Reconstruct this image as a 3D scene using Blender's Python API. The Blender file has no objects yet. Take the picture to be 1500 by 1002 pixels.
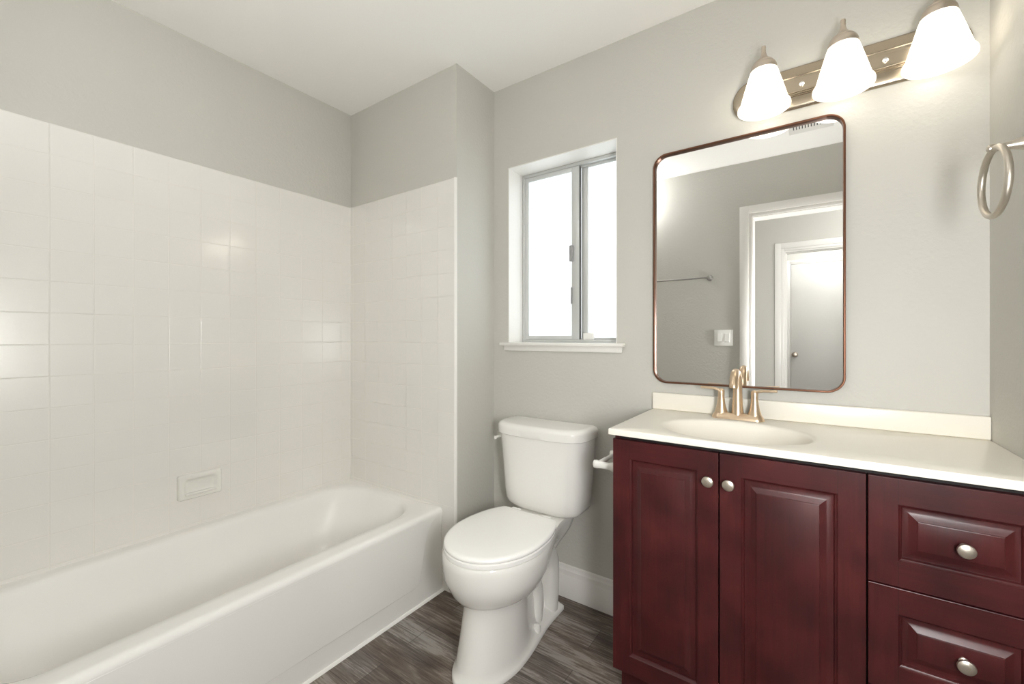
import bpy, bmesh, math, random
from mathutils import Vector, Matrix
random.seed(7)
PI = math.pi
sc = bpy.context.scene
COL = sc.collection

# ------------------------------------------------------------------ camera, world, exposure
TH = 0.6111
CAMZ = 1.1809
cam_d = bpy.data.cameras.new('camera')
cam = bpy.data.objects.new('camera', cam_d)
COL.objects.link(cam)
cam_d.sensor_fit = 'HORIZONTAL'
cam_d.sensor_width = 36.0
cam_d.lens = 623.05 / 1500 * 36.0
cam_d.shift_y = -(501 - 494.66) / 1500
cam_d.clip_start = 0.01
cam.location = (0, 0, CAMZ)
cam.rotation_euler = (PI / 2, 0, TH)
sc.camera = cam

world = bpy.data.worlds.new('overcast_sky')
sc.world = world
world.use_nodes = True
wn = world.node_tree.nodes
wn['Background'].inputs['Color'].default_value = (0.93, 0.97, 1.0, 1)
wn['Background'].inputs['Strength'].default_value = 1.9

sc.view_settings.view_transform = 'Standard'
sc.view_settings.look = 'None'
sc.view_settings.gamma = 1.0
sc.view_settings.exposure = 0.58
sc.view_settings.use_curve_mapping = False
sc.cycles.max_bounces = 16
sc.cycles.diffuse_bounces = 10
sc.cycles.glossy_bounces = 6
sc.cycles.transmission_bounces = 10
sc.cycles.caustics_reflective = False
sc.cycles.caustics_refractive = False
sc.cycles.sample_clamp_indirect = 6.0
GLASS = 0.62          # glow of their lit frosted glass
BULB = 4.5           # emission of the three vanity bulbs
TUB_FILL = 20.0          # emission of the added, unseen fill globe above the tub
WALL_FILL = 49.0        # emission of the added fill tube beside the camera
HALL_FILL = 60.0          # emission of the added fill globes in hall and bedroom

# ------------------------------------------------------------------ room dimensions (metres)
XL, XS, XR = -2.1333, -1.3281, 0.4105      # left wall, return wall, right wall
YE, YB = 1.4525, 1.7355                    # tub end wall, window wall
Y0 = 0.005                                 # inner face of the wall with the doorway
ZC, ZT = 2.44, 1.9155                      # ceiling, top of tile
YH, YF = -1.5, -2.7                        # far wall of the hall, far wall of the room beyond


# ------------------------------------------------------------------ materials
def mat(name, color, rough=0.5, metal=0.0, **kw):
    m = bpy.data.materials.new(name)
    m.use_nodes = True
    b = m.node_tree.nodes['Principled BSDF']
    b.inputs['Base Color'].default_value = (*color, 1)
    b.inputs['Roughness'].default_value = rough
    b.inputs['Metallic'].default_value = metal
    for k, v in kw.items():
        b.inputs[k].default_value = v
    return m


def nodes(m):
    return m.node_tree.nodes, m.node_tree.links, m.node_tree.nodes['Principled BSDF']


def add_bump(m, scale, strength, detail=3.0, dist=0.002, stretch=None):
    n, l, b = nodes(m)
    tc = n.new('ShaderNodeTexCoord')
    no = n.new('ShaderNodeTexNoise')
    no.inputs['Scale'].default_value = scale
    no.inputs['Detail'].default_value = detail
    if stretch:
        mp = n.new('ShaderNodeMapping')
        mp.inputs['Scale'].default_value = stretch
        l.new(tc.outputs['Object'], mp.inputs['Vector'])
        l.new(mp.outputs['Vector'], no.inputs['Vector'])
    else:
        l.new(tc.outputs['Object'], no.inputs['Vector'])
    bu = n.new('ShaderNodeBump')
    bu.inputs['Strength'].default_value = strength
    bu.inputs['Distance'].default_value = dist
    l.new(no.outputs['Fac'], bu.inputs['Height'])
    l.new(bu.outputs['Normal'], b.inputs['Normal'])
    return m


M_WALL = add_bump(mat('wall_paint', (0.545, 0.535, 0.495), 0.55), 80, 0.42, 2.0, 0.003)
M_CEIL = add_bump(mat('ceiling_paint', (0.93, 0.92, 0.895), 0.8), 110, 0.12)
M_TRIM = mat('trim_paint', (0.80, 0.785, 0.755), 0.35)
M_DOOR = mat('door_paint', (0.70, 0.69, 0.66), 0.45)
M_PORC = mat('porcelain', (0.83, 0.82, 0.79), 0.12)
M_PORC.node_tree.nodes['Principled BSDF'].inputs['Coat Weight'].default_value = 0.4
M_SEAT = mat('seat_plastic', (0.93, 0.925, 0.905), 0.22)
M_TUB = mat('tub_enamel', (0.84, 0.83, 0.805), 0.16)
M_SOAP = mat('soap_dish_ceramic', (0.76, 0.755, 0.71), 0.2)
M_CAULK = mat('white_caulk', (0.84, 0.83, 0.80), 0.5)
M_TOP = add_bump(mat('cultured_marble', (0.845, 0.81, 0.73), 0.28), 60, 0.02)
M_NICKEL = mat('brushed_nickel', (0.62, 0.54, 0.46), 0.3, 1.0)
M_FAUCET = mat('champagne_nickel', (0.72, 0.56, 0.40), 0.3, 1.0)
M_KNOB = mat('satin_nickel_knob', (0.70, 0.64, 0.56), 0.32, 1.0)
M_BAR = mat('bar_nickel', (0.33, 0.32, 0.305), 0.4, 0.8)
M_RING = mat('ring_nickel', (0.58, 0.53, 0.46), 0.38, 1.0)
M_PLATE = mat('fixture_plate', (0.46, 0.39, 0.30), 0.24, 1.0)
M_CHROME = mat('chrome', (0.8, 0.8, 0.8), 0.12, 1.0)
M_ALU = mat('aluminium', (0.60, 0.61, 0.60), 0.45, 0.35)
M_LATCH = mat('latch_metal', (0.33, 0.33, 0.33), 0.5, 0.3)
M_GASKET = mat('gasket', (0.10, 0.10, 0.10), 0.6)
M_COPPER = mat('copper_bronze', (0.135, 0.058, 0.032), 0.34, 0.7)
M_MIRROR = mat('mirror_silver', (0.93, 0.93, 0.92), 0.0, 1.0)
M_TP = mat('white_plastic', (0.80, 0.79, 0.76), 0.3)
M_DARK = mat('gap_shade_and_joint', (0.006, 0.003, 0.003), 0.7)  # near-black puts the cabinet gaps' shade into the colour; also colours joint grooves
M_SLOT = mat('vent_slot', (0.10, 0.10, 0.10), 0.8)
M_SWITCH = mat('switch_plastic', (0.88, 0.875, 0.85), 0.3)


def emission(name, color, strength):
    m = bpy.data.materials.new(name)
    m.use_nodes = True
    n, l = m.node_tree.nodes, m.node_tree.links
    n.remove(n['Principled BSDF'])
    e = n.new('ShaderNodeEmission')
    e.inputs['Color'].default_value = (*color, 1)
    e.inputs['Strength'].default_value = strength
    l.new(e.outputs[0], n['Material Output'].inputs['Surface'])
    return m


M_BULB = emission('bulb_glow', (1.0, 0.96, 0.90), BULB)
M_HALL_FILL = emission('hall_fill_glow', (0.99, 0.99, 0.985), HALL_FILL)
M_TUB_FILL = emission('tub_fill_glow', (0.99, 0.99, 0.985), TUB_FILL)
M_WALL_FILL = emission('wall_fill_glow', (0.99, 0.99, 0.985), WALL_FILL)


def translucent(name, color, t=0.6, rough=0.3):
    m = bpy.data.materials.new(name)
    m.use_nodes = True
    n, l = m.node_tree.nodes, m.node_tree.links
    b = n['Principled BSDF']
    b.inputs['Base Color'].default_value = (*color, 1)
    b.inputs['Roughness'].default_value = rough
    tr = n.new('ShaderNodeBsdfTranslucent')
    tr.inputs['Color'].default_value = (*color, 1)
    mx = n.new('ShaderNodeMixShader')
    mx.inputs['Fac'].default_value = t
    l.new(b.outputs[0], mx.inputs[1])
    l.new(tr.outputs[0], mx.inputs[2])
    l.new(mx.outputs[0], n['Material Output'].inputs['Surface'])
    return m


M_SHADE = translucent('alabaster_glass', (0.97, 0.945, 0.89), 0.66, 0.25)
_b = M_SHADE.node_tree.nodes['Principled BSDF']
_b.inputs['Emission Color'].default_value = (1.0, 0.95, 0.87, 1)
_b.inputs['Emission Strength'].default_value = GLASS / 0.34
M_PANE = translucent('frosted_glass', (0.95, 0.97, 0.97), 0.8, 0.35)


def make_tile(name, ax_u, ax_v, pu, pv, ou, ov):
    """4 1/4 inch glazed tile laid in a straight grid; the grout is a fine pale groove."""
    m = mat(name, (0.78, 0.765, 0.73), 0.2)
    n, l, b = nodes(m)
    tc = n.new('ShaderNodeTexCoord')
    sp = n.new('ShaderNodeSeparateXYZ')
    l.new(tc.outputs['Object'], sp.inputs[0])

    def M(op, a, c=None, d=None):
        q = n.new('ShaderNodeMath')
        q.operation = op
        for i, v in enumerate((a, c, d)):
            if v is None:
                continue
            if isinstance(v, (int, float)):
                q.inputs[i].default_value = v
            else:
                l.new(v, q.inputs[i])
        return q.outputs[0]

    def edge(axis, pitch, off):
        u = M('DIVIDE', M('SUBTRACT', sp.outputs[axis], off), pitch)
        fr = M('FRACT', u)
        return M('MULTIPLY', M('MINIMUM', fr, M('SUBTRACT', 1.0, fr)), pitch), M('FLOOR', u)
    du, iu = edge(ax_u, pu, ou)
    dv, iv = edge(ax_v, pv, ov)
    d = M('MINIMUM', du, dv)
    rr = n.new('ShaderNodeMapRange')
    rr.interpolation_type = 'SMOOTHSTEP'
    rr.inputs['From Min'].default_value = 0.0006
    rr.inputs['From Max'].default_value = 0.0024
    l.new(d, rr.inputs['Value'])
    face = rr.outputs[0]
    # tile to tile tone
    cv = n.new('ShaderNodeCombineXYZ')
    l.new(iu, cv.inputs[0])
    l.new(iv, cv.inputs[1])
    wnz = n.new('ShaderNodeTexWhiteNoise')
    l.new(cv.outputs[0], wnz.inputs['Vector'])
    mixt = n.new('ShaderNodeMix')
    mixt.data_type = 'RGBA'
    mixt.inputs['A'].default_value = (0.775, 0.759, 0.724, 1)
    mixt.inputs['B'].default_value = (0.785, 0.770, 0.736, 1)
    l.new(wnz.outputs['Value'], mixt.inputs['Factor'])
    mixg = n.new('ShaderNodeMix')
    mixg.data_type = 'RGBA'
    mixg.inputs['A'].default_value = (0.71, 0.695, 0.65, 1)
    l.new(face, mixg.inputs['Factor'])
    l.new(mixt.outputs['Result'], mixg.inputs['B'])
    l.new(mixg.outputs['Result'], b.inputs['Base Color'])
    # glaze: grout is dull; orange-peel ripple on the glaze
    b.inputs['IOR'].default_value = 1.45
    b.inputs['Coat Roughness'].default_value = 0.05
    b.inputs['Coat IOR'].default_value = 1.6
    l.new(M('MULTIPLY', face, 0.9), b.inputs['Coat Weight'])
    rg = M('MULTIPLY_ADD', face, -0.40, 0.61)
    l.new(rg, b.inputs['Roughness'])
    nz = n.new('ShaderNodeTexNoise')
    nz.inputs['Scale'].default_value = 190
    nz.inputs['Detail'].default_value = 1.5
    l.new(tc.outputs['Object'], nz.inputs['Vector'])
    h = M('ADD', M('MULTIPLY', nz.outputs['Fac'], 0.2), M('MULTIPLY', face, 1.0))
    bu = n.new('ShaderNodeBump')
    bu.inputs['Strength'].default_value = 0.35
    bu.inputs['Distance'].default_value = 0.0016
    l.new(h, bu.inputs['Height'])
    l.new(bu.outputs['Normal'], b.inputs['Normal'])
    l.new(bu.outputs['Normal'], b.inputs['Coat Normal'])
    return m


M_TILE_L = make_tile('glazed_tile_left', 1, 2, 0.1103, 0.1083, 0.2834, 0.507)
M_TILE_E = make_tile('glazed_tile_end', 0, 2, 0.1103, 0.1083, XS - 0.0035, 0.507)


def make_floor():
    m = mat('vinyl_plank', (0.2, 0.16, 0.13), 0.42)
    n, l, b = nodes(m)
    tc = n.new('ShaderNodeTexCoord')

    def mapping(scale, loc=(0, 0, 0)):
        mp = n.new('ShaderNodeMapping')
        mp.inputs['Scale'].default_value = scale
        mp.inputs['Location'].default_value = loc
        l.new(tc.outputs['Object'], mp.inputs['Vector'])
        return mp.outputs['Vector']
    br = n.new('ShaderNodeTexBrick')
    br.offset = 0.37
    br.offset_frequency = 2
    br.inputs['Scale'].default_value = 1.0
    br.inputs['Brick Width'].default_value = 0.92
    br.inputs['Row Height'].default_value = 0.124
    br.inputs['Mortar Size'].default_value = 0.0009
    br.inputs['Mortar Smooth'].default_value = 0.2
    br.inputs['Color1'].default_value = (0, 0, 0, 1)
    br.inputs['Color2'].default_value = (1, 1, 1, 1)
    br.inputs['Mortar'].default_value = (0.5, 0.5, 0.5, 1)
    l.new(mapping((1, 1, 1), (0.35, 0.003, 0)), br.inputs['Vector'])
    g1 = n.new('ShaderNodeTexNoise')
    g1.inputs['Scale'].default_value = 1.0
    g1.inputs['Detail'].default_value = 8
    g1.inputs['Roughness'].default_value = 0.72
    g1.inputs['Distortion'].default_value = 0.5
    l.new(mapping((7, 120, 1)), g1.inputs['Vector'])
    g2 = n.new('ShaderNodeTexNoise')
    g2.inputs['Scale'].default_value = 1.0
    g2.inputs['Detail'].default_value = 4
    g2.inputs['Distortion'].default_value = 0.8
    l.new(mapping((3.2, 15, 1), (3, 1, 0)), g2.inputs['Vector'])

    def M(op, a, c):
        q = n.new('ShaderNodeMath')
        q.operation = op
        for i, v in enumerate((a, c)):
            if isinstance(v, (int, float)):
                q.inputs[i].default_value = v
            else:
                l.new(v, q.inputs[i])
        return q.outputs[0]
    sep = n.new('ShaderNodeSeparateColor')
    l.new(br.outputs['Color'], sep.inputs[0])
    t = M('ADD', M('MULTIPLY', g1.outputs['Fac'], 0.95), M('ADD', M('MULTIPLY', g2.outputs['Fac'], 0.62), M('MULTIPLY', sep.outputs[0], 0.20)))
    rp = n.new('ShaderNodeValToRGB')
    e = rp.color_ramp.elements
    e[0].position = 0.60
    e[0].color = (0.030, 0.020, 0.014, 1)
    e[1].position = 1.0
    e[1].color = (0.285, 0.255, 0.225, 1)
    q = e.new(0.78)
    q.color = (0.092, 0.066, 0.050, 1)
    q = e.new(0.92)
    q.color = (0.165, 0.132, 0.108, 1)
    l.new(t, rp.inputs['Fac'])
    # grey cast on some stretches
    g3 = n.new('ShaderNodeTexNoise')
    g3.inputs['Scale'].default_value = 1.0
    l.new(mapping((1.8, 4.5, 1), (5, 2, 0)), g3.inputs['Vector'])
    mr = n.new('ShaderNodeMapRange')
    mr.inputs['From Min'].default_value = 0.45
    mr.inputs['From Max'].default_value = 0.68
    l.new(g3.outputs['Fac'], mr.inputs['Value'])
    hs = n.new('ShaderNodeHueSaturation')
    hs.inputs['Saturation'].default_value = 0.55
    hs.inputs['Value'].default_value = 1.02
    l.new(rp.outputs['Color'], hs.inputs['Color'])
    mg = n.new('ShaderNodeMix')
    mg.data_type = 'RGBA'
    l.new(mr.outputs[0], mg.inputs['Factor'])
    l.new(rp.outputs['Color'], mg.inputs['A'])
    l.new(hs.outputs['Color'], mg.inputs['B'])
    mx = n.new('ShaderNodeMix')
    mx.data_type = 'RGBA'
    mx.inputs['B'].default_value = (0.035, 0.027, 0.022, 1)
    l.new(br.outputs['Fac'], mx.inputs['Factor'])
    l.new(mg.outputs['Result'], mx.inputs['A'])
    l.new(mx.outputs['Result'], b.inputs['Base Color'])
    bu = n.new('ShaderNodeBump')
    bu.inputs['Strength'].default_value = 0.25
    bu.inputs['Distance'].default_value = 0.001
    l.new(g1.outputs['Fac'], bu.inputs['Height'])
    l.new(bu.outputs['Normal'], b.inputs['Normal'])
    return m


M_FLOOR = make_floor()


def make_cherry(name, stretch):
    m = mat(name, (0.08, 0.018, 0.02), 0.36)
    m.node_tree.nodes['Principled BSDF'].inputs['Specular IOR Level'].default_value = 0.32
    n, l, b = nodes(m)
    b.inputs['Coat Weight'].default_value = 0.07
    b.inputs['Coat Roughness'].default_value = 0.3
    tc = n.new('ShaderNodeTexCoord')
    mp = n.new('ShaderNodeMapping')
    mp.inputs['Scale'].default_value = stretch
    l.new(tc.outputs['Object'], mp.inputs['Vector'])
    g = n.new('ShaderNodeTexNoise')
    g.inputs['Scale'].default_value = 1.0
    g.inputs['Detail'].default_value = 7
    g.inputs['Roughness'].default_value = 0.65
    g.inputs['Distortion'].default_value = 0.3
    l.new(mp.outputs['Vector'], g.inputs['Vector'])
    g2 = n.new('ShaderNodeTexNoise')
    g2.inputs['Scale'].default_value = 7.0
    g2.inputs['Detail'].default_value = 2
    l.new(tc.outputs['Object'], g2.inputs['Vector'])
    ad = n.new('ShaderNodeMath')
    ad.operation = 'MULTIPLY_ADD'
    ad.inputs[1].default_value = 0.75
    l.new(g2.outputs['Fac'], ad.inputs[0])
    ml = n.new('ShaderNodeMath')
    ml.operation = 'MULTIPLY'
    ml.inputs[1].default_value = 0.36
    l.new(g.outputs['Fac'], ml.inputs[0])
    l.new(ml.outputs[0], ad.inputs[2])
    rp = n.new('ShaderNodeValToRGB')
    e = rp.color_ramp.elements
    e[0].position = 0.36
    e[0].color = (0.027, 0.0048, 0.0062, 1)
    e[1].position = 0.78
    e[1].color = (0.080, 0.0150, 0.0142, 1)
    q = e.new(0.58)
    q.color = (0.053, 0.0090, 0.0098, 1)
    l.new(ad.outputs[0], rp.inputs['Fac'])
    l.new(rp.outputs['Color'], b.inputs['Base Color'])
    bu = n.new('ShaderNodeBump')
    bu.inputs['Strength'].default_value = 0.06
    bu.inputs['Distance'].default_value = 0.001
    l.new(g.outputs['Fac'], bu.inputs['Height'])
    l.new(bu.outputs['Normal'], b.inputs['Normal'])
    return m


M_CHERRY_V = make_cherry('cherry_vertical_grain', (110, 110, 5))
M_CHERRY_H = make_cherry('cherry_horizontal_grain', (5, 110, 110))


# ------------------------------------------------------------------ mesh helpers
def obj(name, bm, mats, parent=None, smooth=35, bevel=None):
    bmesh.ops.recalc_face_normals(bm, faces=bm.faces)
    me = bpy.data.meshes.new(name)
    bm.to_mesh(me)
    bm.free()
    for m in (mats if isinstance(mats, (list, tuple)) else [mats]):
        me.materials.append(m)
    o = bpy.data.objects.new(name, me)
    COL.objects.link(o)
    if smooth:
        me.polygons.foreach_set('use_smooth', [True] * len(me.polygons))
        me.set_sharp_from_angle(angle=math.radians(smooth))
    if parent is not None:
        o.parent = parent
        o.matrix_parent_inverse = Matrix.Translation(parent.location).inverted()
    if bevel:
        mod = o.modifiers.new('bevel', 'BEVEL')
        mod.width = bevel
        mod.segments = 3
        mod.limit_method = 'ANGLE'
        mod.angle_limit = math.radians(40)
        mod.harden_normals = False
    return o


def thing(name, label, cat, loc, group=None):
    o = bpy.data.objects.new(name, None)
    COL.objects.link(o)
    o.empty_display_size = 0.05
    o.location = loc
    return tag(o, label, cat, group)


def tag(o, label, cat, group=None):
    o['label'] = label
    o['category'] = cat
    if group:
        o['group'] = group
    return o


def struct(name, bm, m, parent=None, **kw):
    o = obj(name, bm, m, parent, **kw)
    if parent is None:
        o['kind'] = 'structure'
    return o


def BM():
    return bmesh.new()


def box(bm, x0, x1, y0, y1, z0, z1, bev=0, seg=2, mi=0):
    r = bmesh.ops.create_cube(bm, size=1.0)
    vs = r['verts']
    for v in vs:
        v.co = Vector(((x0 + x1) / 2 + v.co.x * (x1 - x0), (y0 + y1) / 2 + v.co.y * (y1 - y0), (z0 + z1) / 2 + v.co.z * (z1 - z0)))
    fs = {f for v in vs for f in v.link_faces}
    for f in fs:
        f.material_index = mi
    if bev:
        es = list({e for v in vs for e in v.link_edges})
        bmesh.ops.bevel(bm, geom=es, offset=bev, segments=seg, affect='EDGES', profile=0.5)
    return bm


def loft(bm, loops, cap0=True, cap1=True, closed=True, mi=0):
    """loops: lists of points, all of one length"""
    rows = [[bm.verts.new(p) for p in lp] for lp in loops]
    n = len(rows[0])
    for a, c in zip(rows, rows[1:]):
        for i in range(n if closed else n - 1):
            j = (i + 1) % n
            f = bm.faces.new((a[i], a[j], c[j], c[i]))
            f.material_index = mi
    if cap0:
        bm.faces.new(list(reversed(rows[0]))).material_index = mi
    if cap1:
        bm.faces.new(rows[-1]).material_index = mi
    return rows


def lathe(bm, prof, cx, cy, n=48, axis='z', cap0=True, cap1=True, sx=1, sy=1):
    """prof: (radius, height) pairs. axis z: around (cx, cy). axis x/-y: cx, cy give the other two coordinates."""
    loops = []
    for r, h in prof:
        lp = []
        for i in range(n):
            a = 2 * PI * i / n
            p, q = r * math.cos(a) * sx, r * math.sin(a) * sy
            if axis == 'z':
                lp.append((cx + p, cy + q, h))
            elif axis == 'y':
                lp.append((cx + p, h, cy + q))
            else:
                lp.append((h, cx + p, cy + q))
        loops.append(lp)
    return loft(bm, loops, cap0, cap1)


def tube(bm, pts, radii, n=16, cap=True, sx=1.0, up=None):
    """round bar through pts; sx squashes the section across 'up'"""
    pts = [Vector(p) for p in pts]
    if isinstance(radii, (int, float)):
        radii = [radii] * len(pts)
    loops = []
    prev = Vector(up) if up else None
    for i, p in enumerate(pts):
        t = (pts[min(i + 1, len(pts) - 1)] - pts[max(i - 1, 0)]).normalized()
        if prev is None:
            prev = t.orthogonal()
        u = (prev - t * prev.dot(t)).normalized()
        v = t.cross(u)
        prev = u
        loops.append([p + (u * math.cos(2 * PI * k / n) * sx + v * math.sin(2 * PI * k / n)) * radii[i] for k in range(n)])
    return loft(bm, loops, cap, cap)


def spline(pts, n=8):
    """Catmull-Rom through tuples"""
    P = [pts[0]] + list(pts) + [pts[-1]]
    out = []
    for i in range(1, len(P) - 2):
        for k in range(n):
            t = k / n
            out.append(tuple(0.5 * (2 * b + (c - a) * t + (2 * a - 5 * b + 4 * c - d) * t * t + (3 * b - a - 3 * c + d) * t ** 3)
                             for a, b, c, d in zip(P[i - 1], P[i], P[i + 1], P[i + 2])))
    out.append(tuple(pts[-1]))
    return out


def rrect(x0, x1, y0, y1, r, n=8, rs=None):
    """rounded rectangle outline, counter-clockwise; rs = radii at (x1,y1), (x0,y1), (x0,y0), (x1,y0)"""
    rs = rs or (r, r, r, r)
    out = []
    for k, (cx, cy, sx, sy) in enumerate(((x1, y1, -1, -1), (x0, y1, 1, -1), (x0, y0, 1, 1), (x1, y0, -1, 1))):
        q = rs[k]
        for i in range(n + 1):
            a = k * PI / 2 + PI / 2 * i / n
            out.append((cx + sx * q + q * math.cos(a), cy + sy * q + q * math.sin(a)))
    return out


# ------------------------------------------------------------------ room shell
bm = BM()
box(bm, -2.3, 1.6, -2.9, 1.95, -0.1, 0)
struct('floor', bm, M_FLOOR, smooth=0)
bm = BM()
box(bm, -2.3, 1.6, -2.9, 1.95, ZC, ZC + 0.1)
struct('ceiling', bm, M_CEIL, smooth=0)

WX0, WX1, WZ0, WZ1 = -1.2376, -0.671, 1.1575, 2.0303      # window opening
WT = 0.16
bm = BM()
box(bm, XS - 0.2, WX0, YB, YB + WT, 0, ZC)
box(bm, WX1, XR + 0.12, YB, YB + WT, 0, ZC)
box(bm, WX0, WX1, YB, YB + WT, 0, WZ0 - 0.0155)
box(bm, WX0, WX1, YB, YB + WT, WZ1, ZC)
struct('wall_back', bm, M_WALL, smooth=0)

bm = BM()
box(bm, XL - 0.12, XS, YE, YB + WT, 0, ZC)
struct('wall_alcove', bm, M_WALL, smooth=0)
bm = BM()
box(bm, XL - 0.12, XL, Y0 - 0.12, YE, 0, ZC)
struct('wall_left', bm, M_WALL, smooth=0)
bm = BM()
box(bm, XR, XR + 0.12, Y0 - 0.12, YB, 0, ZC)
struct('wall_right', bm, M_WALL, smooth=0)

DX0, DX1, DZ = -0.335, 0.352, 2.04                          # bathroom doorway
bm = BM()
box(bm, XL, DX0, Y0 - 0.12, Y0, 0, ZC)
box(bm, DX1, XR, Y0 - 0.12, Y0, 0, ZC)
box(bm, DX0, DX1, Y0 - 0.12, Y0, DZ, ZC)
struct('wall_front', bm, M_WALL, smooth=0)

# hall and the room beyond, seen in the mirror
HX0, HX1, HZ = -0.2085, 0.56, 2.032
bm = BM()
box(bm, -1.5, HX0, YH - 0.1, YH, 0, ZC)
box(bm, HX1, 1.5, YH - 0.1, YH, 0, ZC)
box(bm, HX0, HX1, YH - 0.1, YH, HZ, ZC)
struct('wall_hall', bm, M_WALL, smooth=0)
bm = BM()
box(bm, -1.62, -1.5, YF - 0.1, Y0 - 0.12, 0, ZC)
struct('wall_hall_left', bm, M_WALL, smooth=0)
bm = BM()
box(bm, 1.5, 1.6, YF - 0.1, Y0 - 0.12, 0, ZC)
struct('wall_hall_right', bm, M_WALL, smooth=0)
bm = BM()
box(bm, XR + 0.12, 1.5, Y0 - 0.12, Y0 - 0.0, 0, ZC)
struct('wall_hall_near', bm, M_WALL, smooth=0)
bm = BM()
box(bm, -1.5, 1.5, YF - 0.1, YF, 0, ZC)
struct('wall_bedroom', bm, M_WALL, smooth=0)


def casing(name, x0, x1, z1, y, w, d, sgn=1, right=True):
    """flat door casing with a raised bead along its inner edge; stands on the wall face y, towards sgn"""
    bm = BM()
    ya, yb = sorted((y, y + sgn * d))
    yc, yd = sorted((y, y + sgn * d * 0.62))

    def bar(a0, a1, c0, c1, deep):
        p, q = (ya, yb) if deep else (yc, yd)
        box(bm, a0, a1, p, q, c0, c1, 0.0025, 2)
    bar(x0 - w, x0 - w * 0.3, 0, z1 + w, True)
    bar(x0 - w * 0.3, x0, 0, z1 + w * 0.3, False)
    if right:
        bar(x1 + w * 0.3, x1 + w, 0, z1 + w, True)
        bar(x1, x1 + w * 0.3, 0, z1 + w * 0.3, False)
    bar(x0 - w * 0.3, x1 + (w * 0.3 if right else 0), z1 + w * 0.3, z1 + w, True)
    bar(x0, x1, z1, z1 + w * 0.3, False)
    return struct(name, bm, M_TRIM, smooth=30)


def jamb(name, x0, x1, z1, ya, yb):
    bm = BM()
    box(bm, x0, x0 + 0.014, ya, yb, 0, z1)
    box(bm, x1 - 0.014, x1, ya, yb, 0, z1)
    box(bm, x0 + 0.014, x1 - 0.014, ya, yb, z1 - 0.014, z1)
    # door stop
    ym = (ya + yb) / 2
    box(bm, x0 + 0.014, x0 + 0.024, ym - 0.018, ym + 0.018, 0, z1 - 0.014)
    box(bm, x0 + 0.024, x1 - 0.014, ym - 0.018, ym + 0.018, z1 - 0.024, z1 - 0.014)
    return struct(name, bm, M_TRIM, smooth=0)


casing('trim_1', DX0, DX1, DZ, Y0, 0.0795, 0.016, 1, right=False)
casing('trim_2', HX0, HX1, HZ, YH, 0.0785, 0.016, 1)
casing('trim_3', -0.193, 0.60, 2.066, YF, 0.05, 0.016, 1)
jamb('trim_4', HX0 - 0.001, HX1 + 0.001, HZ, YH - 0.1, YH)
bm = BM()
box(bm, DX0 - 0.001, DX0 + 0.004, Y0 - 0.12, Y0, 0, DZ)
box(bm, DX0 + 0.004, DX1, Y0 - 0.12, Y0, DZ - 0.006, DZ)
struct('trim_5', bm, M_TRIM, smooth=0)

# closet door on the far wall
bm = BM()
box(bm, -0.189, 0.596, YF, YF + 0.012, 0.012, 2.062, 0.002)
door1 = struct('door_1', bm, M_DOOR)
bm = BM()
lathe(bm, [(0.032, YF + 0.012), (0.032, YF + 0.018), (0.015, YF + 0.022), (0.013, YF + 0.04), (0.027, YF + 0.05), (0.029, YF + 0.062), (0.02, YF + 0.072), (0.002, YF + 0.075)], -0.148, 0.978, 32, 'y')
k = obj('door_knob', bm, M_NICKEL, door1)
k['label'] = 'satin nickel knob'
bm = BM()
box(bm, -0.193, -0.187, YF + 0.012, YF + 0.0165, 0.945, 1.01, 0.001)
obj('strike_plate', bm, M_NICKEL, door1)

# baseboards
def baseboard(name, a, b_, axis, face, sgn, h=0.146, d=0.014):
    """profile: flat board, step, ogee cap"""
    prof = [(0, 0), (d, 0), (d, h * 0.66), (d * 0.86, h * 0.69), (d * 0.8, h * 0.72), (d * 0.8, h * 0.84), (d * 0.62, h * 0.87), (d * 0.5, h * 0.9), (d * 0.5, h * 0.97), (d * 0.3, h), (0, h)]
    bm = BM()
    loops = []
    for t in (a, b_):
        loops.append([(t, face + sgn * p, z) if axis == 'x' else (face + sgn * p, t, z) for p, z in prof])
    loft(bm, loops)
    return struct(name, bm, M_TRIM, smooth=25)


baseboard('baseboard_back', XS, -0.512, 'x', YB, -1)
baseboard('baseboard_return', YE - 0.0, YB - 0.014, 'y', XS, 1)
baseboard('baseboard_front', -1.40, DX0 - 0.0795, 'x', Y0, 1)
baseboard('baseboard_hall', -1.5, HX0 - 0.0785, 'x', YH, 1)

# tile cladding of the tub alcove
TT = 0.006
bm = BM()
box(bm, XL, XL + TT, Y0, YE, 0.36, ZT, 0.0015, 1)
struct('wall_tile_left', bm, M_TILE_L, smooth=0)
bm = BM()
box(bm, XL + TT, XS - 0.008, YE - TT, YE, 0.0, ZT, 0.0015, 1)
te = struct('wall_tile_end', bm, M_TILE_E, smooth=0)
bm = BM()
loops = []
for z in (0, ZT + 0.001):
    q = []
    for i in range(7):
        a = PI / 2 * i / 6
        q.append((XS - 0.008 + 0.0092 * math.sin(a), YE + 0.0012 - 0.0092 * math.cos(a), z))
    q += [(XS + 0.0012, YE + 0.003, z), (XS + 0.0001, YE + 0.003, z), (XS + 0.0001, YE - 0.0001, z), (XS - 0.008, YE - 0.0001, z)]
    loops.append(q)
loft(bm, loops)
struct('trim_6', bm, M_TRIM)

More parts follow.
